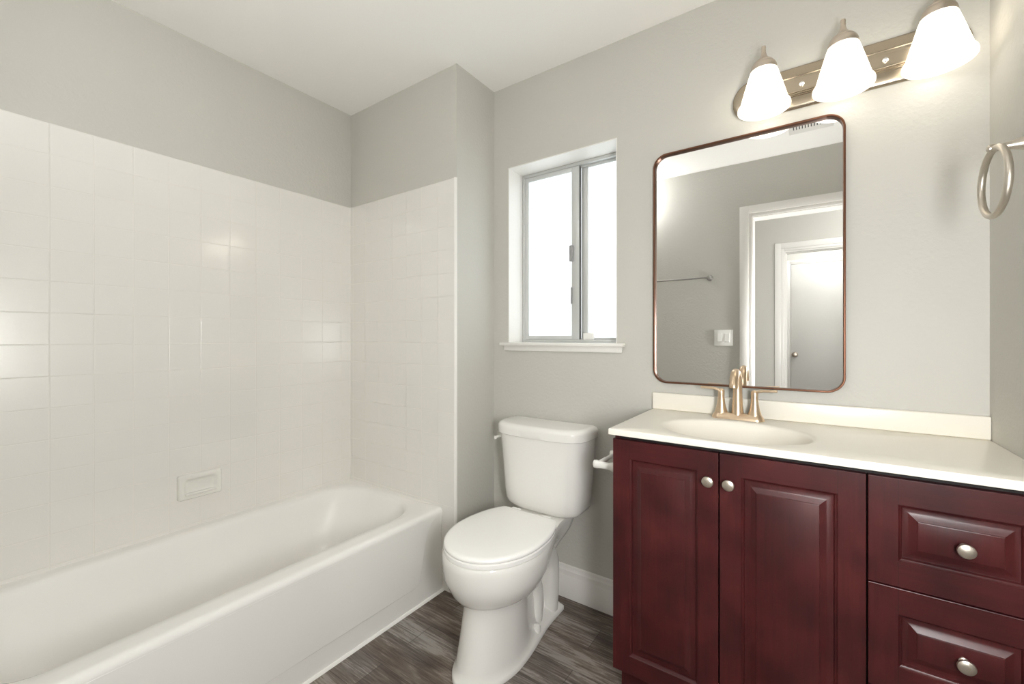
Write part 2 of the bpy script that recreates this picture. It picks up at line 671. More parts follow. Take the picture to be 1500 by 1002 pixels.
# ------------------------------------------------------------------ window
FY = 1.8567
bm = BM()
box(bm, WX0, WX0 + 0.004, YB - 0.0005, FY, WZ0, WZ1)
box(bm, WX1 - 0.004, WX1, YB - 0.0005, FY, WZ0, WZ1)
box(bm, WX0 + 0.004, WX1 - 0.004, YB - 0.0005, FY, WZ1 - 0.004, WZ1)
struct('trim_7', bm, M_TRIM, smooth=0)
bm = BM()
box(bm, -1.2741, -0.6342, 1.7055, YB, 1.142, WZ0, 0.004, 3)
box(bm, WX0, WX1, YB - 0.004, YB + WT, 1.1425, WZ0)
box(bm, -1.2577, -0.6453, 1.7235, YB, 1.117, 1.143, 0.002)
struct('trim_8', bm, M_TRIM)

win = bpy.data.objects.new('window_1', None)
COL.objects.link(win)
win.location = ((WX0 + WX1) / 2, FY, WZ0)
win['kind'] = 'structure'


def frame_bm(x0, x1, z0, z1, y0, y1, wl, wr, wb, wt, bev=0.0015):
    bm = BM()
    box(bm, x0, x0 + wl, y0, y1, z0, z1, bev)
    box(bm, x1 - wr, x1, y0, y1, z0, z1, bev)
    box(bm, x0 + wl, x1 - wr, y0, y1, z0, z0 + wb, bev)
    box(bm, x0 + wl, x1 - wr, y0, y1, z1 - wt, z1, bev)
    return bm


bmf = frame_bm(WX0 + 0.004, WX1 - 0.004, WZ0, WZ1 - 0.004, FY, FY + 0.038, 0.014, 0.012, 0.013, 0.016)
# track lips
box(bmf, WX0 + 0.018, WX1 - 0.016, FY + 0.018, FY + 0.021, WZ0 + 0.013, WZ0 + 0.022)
box(bmf, WX0 + 0.018, WX1 - 0.016, FY + 0.018, FY + 0.021, WZ1 - 0.029, WZ1 - 0.020)
obj('window_frame', bmf, M_ALU, win)
s1 = obj('sash', frame_bm(-1.2196, -0.9086, WZ0 + 0.0135, WZ1 - 0.0205, FY + 0.002, FY + 0.017, 0.022, 0.040, 0.020, 0.022), M_ALU, win)
bm = BM()
box(bm, -1.1986, -0.9476, FY + 0.007, FY + 0.011, WZ0 + 0.033, WZ1 - 0.042)
obj('window_pane', bm, M_PANE, s1)
bm = BM()
box(bm, -0.956, -0.938, FY - 0.012, FY + 0.002, 1.550, 1.628, 0.003)
box(bm, -0.950, -0.944, FY - 0.006, FY + 0.002, 1.345, 1.425, 0.002)
obj('latch', bm, M_LATCH, s1)
s2 = obj('sash', frame_bm(-0.9060, WX1 - 0.016, WZ0 + 0.0135, WZ1 - 0.0205, FY + 0.022, FY + 0.036, 0.034, 0.012, 0.010, 0.012), M_ALU, win)
bm = BM()
box(bm, -0.873, WX1 - 0.027, FY + 0.027, FY + 0.031, WZ0 + 0.023, WZ1 - 0.032)
obj('window_pane', bm, M_PANE, s2)
bm = BM()
box(bm, -0.9085, -0.9062, FY + 0.004, FY + 0.0215, WZ0 + 0.015, WZ1 - 0.022)
obj('weather_strip', bm, M_GASKET, win)
bm = BM()
box(bm, -0.890, -0.835, FY + 0.006, FY + 0.016, WZ0 + 0.013, WZ0 + 0.046, 0.002)
obj('stop_block', bm, M_TP, win)

# ------------------------------------------------------------------ bathtub
tub = thing('bathtub', 'white enamel alcove bathtub with smooth apron along the tiled wall', 'bathtub', (-1.77, 0.73, 0))
TX0, TX1, TY0, TY1, TZ = XL + TT, -1.4028, Y0, YE - TT, 0.387


def tl(z, ix, iy0, iy1, iw, r, rfar=None):
    """tub outline; ix: inset on the apron side, iw on the wall side"""
    return [(x, y, z) for x, y in rrect(TX0 + iw, TX1 - ix, TY0 + iy0, TY1 - iy1, r, 10, rs=(rfar or r, rfar or r, r, r))]


bm = BM()
loops = [tl(0, 0.006, 0, 0, 0, 0.006), tl(0.30, 0.0115, 0, 0, 0, 0.006), tl(0.345, 0.0075, 0, 0, 0, 0.006)]
for i in range(7):
    a = PI / 2 * i / 6
    loops.append(tl(0.362 + 0.025 * math.sin(a), 0.003 + 0.022 * (1 - math.cos(a)), 0, 0, 0, 0.006 + 0.004 * i / 6))
loops.append(tl(TZ + 0.0005, 0.06, 0.05, 0.030, 0.035, 0.10, 0.14))
loops.append(tl(TZ - 0.001, 0.085, 0.075, 0.042, 0.052, 0.12, 0.18))
for k, (dz, ins, far, r) in enumerate(((0.006, 0.006, 0.006, .18), (0.018, 0.012, 0.013, .18), (0.06, 0.022, 0.032, .18), (0.14, 0.040, 0.075, .17), (0.22, 0.058, 0.13, .16), (0.275, 0.080, 0.19, .14), (0.305, 0.115, 0.25, .11), (0.317, 0.18, 0.33, .08))):
    loops.append(tl(TZ - dz, 0.088 + ins, 0.078 + ins, 0.044 + far, 0.055 + ins, 0.12, r))
loft(bm, loops)
obj('tub_shell', bm, M_TUB, tub, smooth=40)
# raised apron panel
outline = [(1.270, 0.088), (1.292, 0.094), (1.304, 0.112), (1.318, 0.17), (1.334, 0.25), (1.350, 0.30), (1.372, 0.335), (1.405, 0.358), (1.405, 0.3625), (0.02, 0.3625), (0.02, 0.088)]
bm = BM()
loft(bm, [[(TX1 - 0.012, y, z) for y, z in outline], [(TX1 - 0.0028, y, z) for y, z in outline]])
obj('apron_panel', bm, M_TUB, tub, bevel=0.003)
bm = BM()
loft(bm, [[(TX1 - 0.008, y, 0), (TX1 + 0.004, y, 0), (TX1 + 0.002, y, 0.006), (TX1 - 0.002, y, 0.009), (TX1 - 0.008, y, 0.009)] for y in (TY0, TY1)])
obj('caulk_bead', bm, M_CAULK, tub)
bm = BM()
lathe(bm, [(0.036, TZ - 0.318), (0.036, TZ - 0.315), (0.030, TZ - 0.3135), (0.012, TZ - 0.315), (0.001, TZ - 0.315)], -1.77, 0.33, 32)
obj('drain', bm, M_CHROME, tub)

# soap dish on the tiles
sd = thing('soap_dish', 'white ceramic soap dish set into the tiled wall above the tub', 'soap dish', (XL + TT, 0.718, 0.56))
bm = BM()


def sdl(x, ins, r):
    return [(x, y, z) for y, z in rrect(0.640 + ins, 0.796 - ins, 0.509 + ins, 0.612 - ins, r, 6)]


sx = XL + TT
loops = [sdl(sx, 0, 0.008), sdl(sx + 0.014, 0, 0.008), sdl(sx + 0.020, 0.003, 0.010), sdl(sx + 0.022, 0.008, 0.012), sdl(sx + 0.0215, 0.016, 0.014), sdl(sx + 0.019, 0.020, 0.014), sdl(sx + 0.010, 0.026, 0.012), sdl(sx + 0.006, 0.034, 0.008)]
loft(bm, loops)
obj('dish_body', bm, M_SOAP, sd)
bm = BM()
box(bm, sx + 0.004, sx + 0.030, 0.662, 0.774, 0.527, 0.5355, 0.004, 3)
obj('dish_ledge', bm, M_SOAP, sd)

# ------------------------------------------------------------------ toilet
TC = -0.960
toilet = thing('toilet', 'white two-piece toilet with closed lid standing beside the bathtub', 'toilet', (TC, 1.40, 0))


def egg(z, yc, a, hw, wr, yb, n=2.0, cx=TC, convex=False):
    half = []
    for i in range(17):
        t = PI / 2 * i / 16
        half.append((hw * math.sin(t) ** (2 / n), yc - a * math.cos(t) ** (2 / n)))
    for i in range(1, 13):
        t = i / 12
        y = yc + (yb - 0.012 - yc) * t
        if convex:      # oval cut straight across at the back
            half.append((math.sqrt(hw ** 2 - (hw ** 2 - wr ** 2) * t ** 2.2), y))
        else:
            half.append((wr + (hw - wr) * (0.5 + 0.5 * math.cos(PI * min(1, t * 1.25))), y))
    w = half[-1][0]
    half += [(w - 0.004, yb - 0.004), (w - 0.014, yb), (w * 0.4, yb)]
    pts = [(cx + x, y, z) for x, y in half] + [(cx - x, y, z) for x, y in reversed(half[1:])]
    return pts


bm = BM()
secs = [
    (0.000, 1.262, .200, .116, .084, 1.655), (0.012, 1.262, .200, .116, .084, 1.655), (0.018, 1.262, .196, .113, .079, 1.650),
    (0.024, 1.262, .188, .109, .070, 1.645), (0.045, 1.262, .180, .106, .044, 1.638), (0.09, 1.265, .172, .103, .034, 1.63), (0.15, 1.27, .163, .100, .032, 1.62),
    (0.205, 1.275, .158, .098, .034, 1.61), (0.238, 1.278, .158, .099, .040, 1.60), (0.250, 1.28, .163, .105, .050, 1.60),
    (0.257, 1.283, .178, .122, .058, 1.60), (0.268, 1.285, .196, .144, .066, 1.60), (0.285, 1.285, .208, .158, .076, 1.60), (0.315, 1.285, .222, .173, .088, 1.62),
    (0.335, 1.285, .229, .181, .098, 1.65), (0.365, 1.285, .233, .1855, .110, 1.675), (0.395, 1.285, .235, .187, .115, 1.69),
    (0.410, 1.285, .234, .186, .116, 1.69), (0.418, 1.285, .230, .182, .113, 1.688), (0.420, 1.285, .222, .174, .106, 1.684)]
loft(bm, [egg(*s) for s in secs])
for s in (-1, 1):
    path = spline([(TC + s * 0.034, 1.36, 0.27), (TC + s * 0.036, 1.43, 0.235), (TC + s * 0.038, 1.475, 0.17), (TC + s * 0.038, 1.485, 0.10), (TC + s * 0.036, 1.47, 0.02)], 6)
    tube(bm, path, 0.034, 18)
    path = spline([(TC + s * 0.05, 1.50, 0.33), (TC + s * 0.046, 1.57, 0.24), (TC + s * 0.042, 1.59, 0.12), (TC + s * 0.04, 1.59, 0.02)], 6)
    tube(bm, path, [0.05 - 0.012 * i / (len(path) - 1) for i in range(len(path))], 18)
obj('bowl', bm, M_PORC, toilet, smooth=42)
for s in (-1, 1):
    bm = BM()
    lathe(bm, [(0.016, 0.022), (0.016, 0.040), (0.013, 0.048), (0.006, 0.052), (0.001, 0.0525)], TC + s * 0.077, 1.43, 24)
    obj('bolt_cap', bm, M_PORC, toilet)

def oval(*q):
    return egg(*q, convex=True)


bm = BM()
loft(bm, [oval(0.4205, 1.285, .226, .180, .132, 1.49), oval(0.422, 1.285, .229, .183, .135, 1.492), oval(0.434, 1.285, .229, .183, .135, 1.492), oval(0.437, 1.285, .225, .179, .131, 1.488)])
obj('seat', bm, M_SEAT, toilet, smooth=50)
bm = BM()
loft(bm, [oval(0.4385, 1.285, .226, .180, .132, 1.494), oval(0.441, 1.285, .2285, .1825, .135, 1.497), oval(0.448, 1.285, .2285, .1825, .135, 1.497), oval(0.453, 1.285, .223, .177, .130, 1.492),
          oval(0.455, 1.285, .212, .166, .120, 1.482), oval(0.4567, 1.30, .15, .11, .08, 1.45), oval(0.457, 1.31, .06, .05, .04, 1.40)])
obj('seat_lid', bm, M_SEAT, toilet, smooth=50)
for s in (-1, 1):
    bm = BM()
    box(bm, TC + s * 0.075 - 0.022, TC + s * 0.075 + 0.022, 1.4945, 1.518, 0.4205, 0.449, 0.006, 3)
    obj('seat_hinge', bm, M_SEAT, toilet)


def plan(z, hw, yf, yb=1.712, yc=1.63, n=3.0, cx=TC - 0.004):
    D = yc - yf
    pts = []
    N = 40
    for i in range(N + 1):
        t = PI * i / N
        c, s = math.cos(t), math.sin(t)
        x = hw * math.copysign(abs(c) ** (2 / n), c)
        y = yc - D * abs(s) ** (2 / n)
        pts.append((cx + x, y, z))
    r = 0.012
    pts += [(cx - hw, yb - r, z), (cx - hw + r * .3, yb - r * .3, z), (cx - hw + r, yb, z), (cx, yb, z), (cx + hw - r, yb, z), (cx + hw - r * .3, yb - r * .3, z), (cx + hw, yb - r, z)]
    return pts


bm = BM()
loops = []
for z, ins in ((0.4205, 0.055), (0.424, 0.040), (0.431, 0.022), (0.442, 0.009), (0.458, 0.002)):
    loops.append(plan(z, 0.189 - ins, 1.545 + ins * 0.7, 1.712 - ins * 0.25))
for k in range(1, 8):
    t = k / 7
    loops.append(plan(0.458 + 0.302 * t, 0.189 + 0.023 * t, 1.545 - 0.022 * t))
loft(bm, loops)
obj('tank', bm, M_PORC, toilet, smooth=45)
bm = BM()
loops = [plan(0.7535, 0.214, 1.519), plan(0.754, 0.219, 1.513, 1.716), plan(0.756, 0.221, 1.511, 1.716), plan(0.784, 0.221, 1.511, 1.716)]
for i in range(1, 7):
    a = PI / 2 * i / 6
    loops.append(plan(0.784 + 0.020 * math.sin(a), 0.221 - 0.024 * (1 - math.cos(a)), 1.511 + 0.026 * (1 - math.cos(a)), 1.716 - 0.012 * (1 - math.cos(a))))
loops.append(plan(0.8075, 0.13, 1.58, 1.68))
loft(bm, loops)
obj('tank_lid', bm, M_PORC, toilet, smooth=45)
lx = TC - 0.004 - 0.209
bm = BM()
lathe(bm, [(0.012, lx + 0.004), (0.012, lx - 0.008), (0.006, lx - 0.010), (0.006, lx - 0.016)], 1.632, 0.722, 24, 'x')
tube(bm, [(lx - 0.014, 1.632, 0.722), (lx - 0.016, 1.60, 0.721), (lx - 0.018, 1.565, 0.720)], [0.006, 0.0055, 0.008], 12)
obj('flush_lever', bm, M_PORC, toilet)

# ------------------------------------------------------------------ vanity cabinet
VX0, VX1 = -0.5085, 0.4085
VF, VD = 1.280, 0.019           # face of the doors, door thickness
vb0, vb1, vtop = VF + VD + 0.0005, YB - 0.002, 0.8770
van = thing('vanity_cabinet', 'dark cherry bathroom vanity cabinet with raised panel doors and drawers', 'cabinet', ((VX0 + VX1) / 2, 1.5, 0))
bm = BM()
box(bm, VX0, VX0 + 0.016, vb0, vb1, 0.143, vtop)
box(bm, VX0, VX0 + 0.016, 1.357, vb1, 0, 0.143)
box(bm, VX1 - 0.016, VX1, vb0, vb1, 0.143, vtop)
box(bm, VX1 - 0.016, VX1, 1.357, vb1, 0, 0.143)
box(bm, VX0 + 0.016, VX1 - 0.016, vb0, vb1 - 0.008, 0.143, 0.160)
box(bm, VX0 + 0.016, VX1 - 0.016, vb1 - 0.008, vb1, 0.143, vtop)
obj('cabinet_box', bm, M_CHERRY_V, van, smooth=0)
bm = BM()
box(bm, VX0 + 0.016, VX1 - 0.016, vb0, vb0 + 0.018, 0.852, vtop)
box(bm, VX0 + 0.016, VX1 - 0.016, vb0, vb0 + 0.018, 0.160, 0.18)
for xx in (-0.2045, 0.1085):
    box(bm, xx - 0.02, xx + 0.02, vb0, vb0 + 0.018, 0.18, 0.852)
for zz in (0.619, 0.3805):
    box(bm, 0.1285, VX1 - 0.016, vb0, vb0 + 0.018, zz - 0.02, zz + 0.02)
obj('face_frame', bm, M_DARK, van, smooth=0)
bm = BM()
box(bm, VX0 + 0.016, VX1 - 0.016, 1.357, 1.369, 0, 0.143)
obj('toe_kick', bm, M_CHERRY_H, van, smooth=0)


def panel_front(x0, x1, z0, z1, stile, rail, bev, field_out=0.0012):
    """raised panel door: butt-jointed stiles and rails around a bevelled panel"""
    bm = BM()
    y0, y1 = VF, VF + VD
    e = 0.0012
    # back and rim (eased outer edge)
    def rect(y, i):
        return [(x0 + i, y, z0 + i), (x1 - i, y, z0 + i), (x1 - i, y, z1 - i), (x0 + i, y, z1 - i)]
    loft(bm, [rect(y1, 0), rect(y0 + e, 0), rect(y0 + e * 0.3, e * 0.3), rect(y0, e)], True, False)

    def quad(pts, mi):
        bm.faces.new([bm.verts.new(p) for p in pts]).material_index = mi
    a, b_, c, d = x0 + e, x1 - e, z0 + e, z1 - e
    xi0, xi1, zi0, zi1 = x0 + stile, x1 - stile, z0 + rail, z1 - rail
    g = 0.0004
    quad([(a, y0, c), (xi0 - g, y0, c), (xi0 - g, y0, d), (a, y0, d)], 0)
    quad([(xi1 + g, y0, c), (b_, y0, c), (b_, y0, d), (xi1 + g, y0, d)], 0)
    quad([(xi0 + g, y0, c), (xi1 - g, y0, c), (xi1 - g, y0, zi0), (xi0 + g, y0, zi0)], 1)
    quad([(xi0 + g, y0, zi1), (xi1 - g, y0, zi1), (xi1 - g, y0, d), (xi0 + g, y0, d)], 1)
    # joint grooves
    for xx in (xi0, xi1):
        for za, zb in ((c, zi0), (zi1, d)):
            quad([(xx - g, y0 + 0.0003, za), (xx + g, y0 + 0.0003, za), (xx + g, y0 + 0.0003, zb), (xx - g, y0 + 0.0003, zb)], 2)

    def inner(ins, dep):
        return [(xi0 + ins, y0 + dep, zi0 + ins), (xi1 - ins, y0 + dep, zi0 + ins), (xi1 - ins, y0 + dep, zi1 - ins), (xi0 + ins, y0 + dep, zi1 - ins)]
    # sticking (ogee) round the opening, then groove, bevel, step, field
    lp = [inner(-g, 0), inner(0.0006, 0.0014), inner(0.0022, 0.0030), inner(0.0050, 0.0046), inner(0.0068, 0.0072), inner(0.0074, 0.0100), inner(0.0086, 0.0102)]
    n = 7
    for i in range(1, n + 1):
        t = i / n
        lp.append(inner(0.0086 + bev * t, 0.0102 - 0.0075 * (1 - math.cos(t * PI / 2)) ** 0.9 - 0.0005 * t))
    lp += [inner(0.0092 + bev, 0.0006), inner(0.0108 + bev, 0.0000)]
    loft(bm, lp, False, True)
    return bm


def knob(parent, x, z):
    bm = BM()
    y = VF
    lathe(bm, [(0.0085, y + 0.001), (0.0085, y - 0.002), (0.0058, y - 0.004), (0.0055, y - 0.011), (0.0085, y - 0.0145), (0.0135, y - 0.0165), (0.0150, y - 0.019), (0.0150, y - 0.0215), (0.0142, y - 0.0232), (0.0110, y - 0.0250), (0.0060, y - 0.0261), (0.0005, y - 0.0265)], x, z, 40, 'y', sx=1.0, sy=1.0)
    k = obj('knob', bm, M_KNOB, parent)
    k['label'] = 'round satin nickel knob'


CM = [M_CHERRY_V, M_CHERRY_H, M_DARK]
for x0, x1, kx in ((VX0, -0.2062, -0.2300), (-0.2028, 0.1068, -0.1790)):
    d = obj('door', panel_front(x0, x1, 0.143, 0.864, 0.0525, 0.0565, 0.026), CM, van, smooth=22)
    knob(d, kx, 0.786)
for z0, z1, kz in ((0.6208, 0.864, 0.7385), (0.3822, 0.6176, 0.4985), (0.143, 0.379, 0.261)):
    d = obj('drawer', panel_front(0.1102, VX1, z0, z1, 0.0525, 0.058, 0.0225), CM, van, smooth=22)
    knob(d, 0.2655, kz)

# vanity top with its moulded oval basin
VT = 0.8976
TOPX0, TOPX1, TOPY0, TOPY1 = -0.517, XR - 0.0005, 1.2646, YB - 0.001
SCX, SCY, SA, SB = -0.195, 1.455, 0.207, 0.162
vt = thing('washbasin', 'cream cultured marble vanity top with moulded oval basin', 'countertop', (SCX, SCY, 0.8776))
angs = [2 * PI * i / 120 for i in range(120)]
for cxn, cyn in ((TOPX0, TOPY0), (TOPX1, TOPY0), (TOPX1, TOPY1), (TOPX0, TOPY1)):
    ca = math.atan2(cyn - SCY, cxn - SCX) % (2 * PI)
    angs.remove(min(angs, key=lambda q: abs(q - ca)))
    angs.append(ca)
angs.sort()


def rect_loop(z, i):
    out = []
    for a in angs:
        c, s = math.cos(a), math.sin(a)
        tx = ((TOPX1 if c > 0 else TOPX0) - SCX) / c if abs(c) > 1e-9 else 1e9
        ty = ((TOPY1 if s > 0 else TOPY0) - SCY) / s if abs(s) > 1e-9 else 1e9
        t = min(tx, ty)
        x, y = SCX + c * t, SCY + s * t
        x = max(TOPX0 + i, min(TOPX1 - i, x))
        y = max(TOPY0 + i, min(TOPY1 - i, y))
        out.append((x, y, z))
    return out


def ell(z, k, dz=0):
    # polar sample of the ellipse at the same angles
    out = []
    for a in angs:
        c, s = math.cos(a), math.sin(a)
        r = k * SA * SB / math.sqrt((SB * c) ** 2 + (SA * s) ** 2)
        out.append((SCX + r * c, SCY + r * s, z))
    return out


bm = BM()
lp = [ell(VT - 0.0195, 1.01), rect_loop(VT - 0.0195, 0.0008), rect_loop(VT - 0.0185, 0), rect_loop(VT - 0.003, 0), rect_loop(VT - 0.0009, 0.0010), rect_loop(VT, 0.0032), ell(VT, 1.06), ell(VT - 0.0006, 1.02), ell(VT - 0.003, 0.99), ell(VT - 0.008, 0.968)]
for k, dz in ((0.94, 0.018), (0.90, 0.034), (0.84, 0.056), (0.74, 0.082), (0.60, 0.104), (0.42, 0.118), (0.24, 0.124), (0.11, 0.126)):
    lp.append(ell(VT - dz, k))
loft(bm, lp, False, True)
obj('counter', bm, M_TOP, vt, smooth=30)
bm = BM()
box(bm, TOPX0, TOPX1, 1.7155, YB - 0.001, VT, 0.9625, 0.004, 3)
obj('backsplash', bm, M_TOP, vt)
bm = BM()
lathe(bm, [(0.021, VT - 0.126), (0.021, VT - 0.1235), (0.018, VT - 0.122), (0.001, VT - 0.1225)], SCX, SCY, 32)
obj('drain', bm, M_CHROME, vt)

# ------------------------------------------------------------------ faucet
FX, FYF = -0.207, 1.668
fa = thing('faucet', 'champagne bronze two-handle faucet standing behind the oval basin', 'faucet', (FX, FYF, VT))


def stad(z, hl, hw, n=10):
    return [(FX + x, FYF + y, z) for x, y in rrect(-hl, hl, -hw, hw, hw * 0.96, n)]


bm = BM()
loft(bm, [stad(VT, .082, .026), stad(VT + .004, .082, .026), stad(VT + .012, .0775, .0215), stad(VT + .018, .074, .018), stad(VT + .020, .072, .016)])
obj('base_plate', bm, M_FAUCET, fa)
for s in (-1, 1):
    hx = FX + s * 0.052
    bm = BM()
    lathe(bm, [(0.0255, VT + .004), (0.0250, VT + .010), (0.0205, VT + .022), (0.0160, VT + .036), (0.0128, VT + .052), (0.0112, VT + .068), (0.0106, VT + .082), (0.0112, VT + .090), (0.0105, VT + .097), (0.006, VT + .102), (0.001, VT + .103)], hx, FYF, 32, sx=1.0, sy=0.85)
    pth = spline([(hx, FYF, VT + .084), (hx + s * .004, FYF, VT + .095), (hx + s * .018, FYF - .002, VT + .1015), (hx + s * .042, FYF - .004, VT + .1035), (hx + s * .066, FYF - .006, VT + .1045)], 6)
    tube(bm, pth, [0.0095 - 0.002 * i / (len(pth) - 1) for i in range(len(pth))], 16, sx=0.5, up=(0, 0, 1))
    obj('handle', bm, M_FAUCET, fa, smooth=45)
bm = BM()
pth = spline([(FX, FYF, VT + .010), (FX, FYF, VT + .03), (FX, FYF, VT + .07), (FX, FYF, VT + .115), (FX, FYF - .006, VT + .142), (FX, FYF - .026, VT + .160), (FX, FYF - .055, VT + .163), (FX, FYF - .080, VT + .150), (FX, FYF - .093, VT + .128), (FX, FYF - .096, VT + .116)], 7)
R = []
for i, q in enumerate(pth):
    t = i / (len(pth) - 1)
    R.append(0.021 - 0.0065 * min(1, t / 0.28) if t < 0.28 else 0.0145 - 0.0015 * (t - 0.28) / 0.72)
tube(bm, pth, R, 24, up=(1, 0, 0))
obj('spout', bm, M_FAUCET, fa, smooth=45)

# ------------------------------------------------------------------ mirror
MX0, MX1, MZ0, MZ1 = -0.5140, 0.0938, 1.0015, 1.9065
mi = thing('wall_mirror', 'tall rounded rectangle mirror in thin copper frame above vanity', 'mirror', ((MX0 + MX1) / 2, YB, MZ0))
MYF, MYG = 1.7175, 1.7322


def mloop(y, i):
    return [(x, y, z) for x, z in rrect(MX0 + i, MX1 - i, MZ0 + i, MZ1 - i, 0.052 - i, 14)]


bm = BM()
lp = [mloop(YB - 0.001, 0.0012), mloop(MYF + 0.0015, 0), mloop(MYF + 0.0004, 0.0006), mloop(MYF, 0.002), mloop(MYF, 0.0050), mloop(MYF + 0.0006, 0.0062), mloop(MYF + 0.002, 0.0066), mloop(MYG + 0.002, 0.0066), mloop(YB - 0.001, 0.0066), mloop(YB - 0.001, 0.0012)]
loft(bm, lp, False, False)
bmesh.ops.remove_doubles(bm, verts=bm.verts, dist=1e-6)
obj('mirror_frame', bm, M_COPPER, mi, smooth=40)
bm = BM()
loft(bm, [mloop(MYG + 0.002, 0.0064), mloop(MYG, 0.0064)])
obj('mirror_glass', bm, M_MIRROR, mi, smooth=0)

# ------------------------------------------------------------------ vanity light
LY, LZ0 = 1.6495, 1.9440
SX = (-0.1270, 0.0830, 0.2930)
vl = thing('vanity_light', 'three-lamp nickel vanity light bar with frosted bell shades above mirror', 'wall light', (0.083, YB, 2.025))


def pl(y, i, x0=-0.2300, x1=0.3780, z0=1.9560, z1=2.0970):
    h = (z1 - z0) / 2 - i
    return [(x, y, z) for x, z in rrect(x0 + i * 1.1, x1 - i * 1.1, z0 + i, z1 - i, h * 0.96, 16)]


bm = BM()
lp = [pl(YB, 0), pl(YB - .005, 0), pl(YB - .008, .002), pl(YB - .012, .010), pl(YB - .015, .024), pl(YB - .0165, .036), pl(YB - .020, .0375), pl(YB - .022, .040), pl(YB - .020, .0425), pl(YB - .0205, .046), pl(YB - .024, .0475), pl(YB - .025, .050), pl(YB - .0245, .054), pl(YB - .0245, .060)]
loft(bm, lp)
plate = obj('back_plate', bm, M_PLATE, vl, smooth=30)
for xk in (-0.022, 0.188):
    bm = BM()
    y = YB - 0.0245
    lathe(bm, [(0.0075, y + .002), (0.0075, y - .003), (0.0055, y - .0045), (0.0058, y - .0075), (0.003, y - .010), (0.0005, y - .0104)], xk, 2.0245, 24, 'y')
    obj('cap_nut', bm, M_CHROME, plate)
for x in SX:
    bm = BM()
    y = YB - 0.0245
    lathe(bm, [(0.024, y + .002), (0.024, y - .003), (0.020, y - .006)], x, 2.0245, 32, 'y')
    pth = spline([(x, y, 2.0245), (x, y - .012, 2.030), (x, y - .016, 2.06), (x, y - .018, 2.10), (x, y - .028, 2.122), (x, LY + .012, 2.125), (x, LY, 2.112), (x, LY, 2.100)], 6)
    tube(bm, pth, 0.0055, 14)
    obj('lamp_arm', bm, M_NICKEL, vl, smooth=45)
    bm = BM()
    lathe(bm, [(0.0385, LZ0 + .126), (0.0395, LZ0 + .130), (0.0390, LZ0 + .138), (0.0370, LZ0 + .145), (0.0340, LZ0 + .151), (0.0290, LZ0 + .154), (0.0285, LZ0 + .158), (0.0220, LZ0 + .164), (0.0140, LZ0 + .171), (0.0090, LZ0 + .180), (0.0075, LZ0 + .188), (0.0060, LZ0 + .192), (0.0072, LZ0 + .196), (0.0060, LZ0 + .200), (0.0072, LZ0 + .205), (0.0060, LZ0 + .211), (0.0015, LZ0 + .2125)], x, LY, 40)
    obj('lamp_holder', bm, M_NICKEL, vl, smooth=40)
    bm = BM()
    outer = [(0.0330, .1325), (0.0365, .1315), (0.0392, .1285), (0.0415, .1220), (0.0480, .1000), (0.0560, .0720), (0.0635, .0450), (0.0700, .0210), (0.0715, .0170), (0.0745, .0150), (0.0765, .0120), (0.0776, .0065), (0.0772, .0015)]
    innr = [(0.0755, .0000), (0.0740, .0012), (0.0735, .0070), (0.0718, .0105), (0.0690, .0140), (0.0668, .0210), (0.0605, .0440), (0.0530, .0710), (0.0450, .0990), (0.0390, .1190), (0.0372, .1240), (0.0350, .1275), (0.0315, .1295)]
    pr = [(r, LZ0 + h) for r, h in outer + innr]
    lathe(bm, pr + [pr[0]], x, LY, 64, cap0=False, cap1=False)
    bmesh.ops.remove_doubles(bm, verts=bm.verts, dist=1e-6)
    obj('lamp_shade', bm, M_SHADE, vl, smooth=60)
    bm = BM()
    zc = LZ0 + 0.047
    lathe(bm, [(0.0005, zc - .030)] + [(0.030 * math.sin(a), zc - 0.030 * math.cos(a)) for a in [PI * k / 14 for k in range(1, 10)]] + [(0.020, zc + .024), (0.0155, zc + .036), (0.0135, zc + .050), (0.0135, zc + .10)], x, LY, 40)
    obj('bulb', bm, M_BULB, vl, smooth=60)

# ------------------------------------------------------------------ towel ring
RX, RY, RZ = 0.320, 1.325, 1.5105
tr = thing('towel_ring', 'brushed nickel towel ring hanging from the right wall over vanity', 'towel ring', (XR, RY, 1.583))
bm = BM()
lathe(bm, [(0.026, XR), (0.026, XR - .006), (0.022, XR - .010), (0.0195, XR - .022), (0.0165, XR - .036), (0.0130, XR - .050), (0.0088, XR - .066), (0.0068, XR - .080), (0.0078, XR - .089), (0.0088, XR - .094), (0.0080, XR - .099), (0.004, XR - .102), (0.0005, XR - .1025)], RY, 1.583, 32, 'x')
obj('mount_post', bm, M_RING, tr)
bm = BM()
phi = math.radians(2.5)
N = 72
loops = []
for i in range(N + 1):
    a = 2 * PI * i / N
    cdir = Vector((-math.sin(phi) * math.cos(a), math.cos(phi) * math.cos(a), math.sin(a)))
    nrm = Vector((math.cos(phi), math.sin(phi), 0))
    c = Vector((RX, RY, RZ)) + cdir * 0.0705
    loops.append([c + (cdir * math.cos(2 * PI * k / 14) + nrm * math.sin(2 * PI * k / 14)) * 0.0066 for k in range(14)])
loft(bm, loops, False, False)
bmesh.ops.remove_doubles(bm, verts=bm.verts, dist=1e-6)
obj('ring', bm, M_RING, tr, smooth=60)

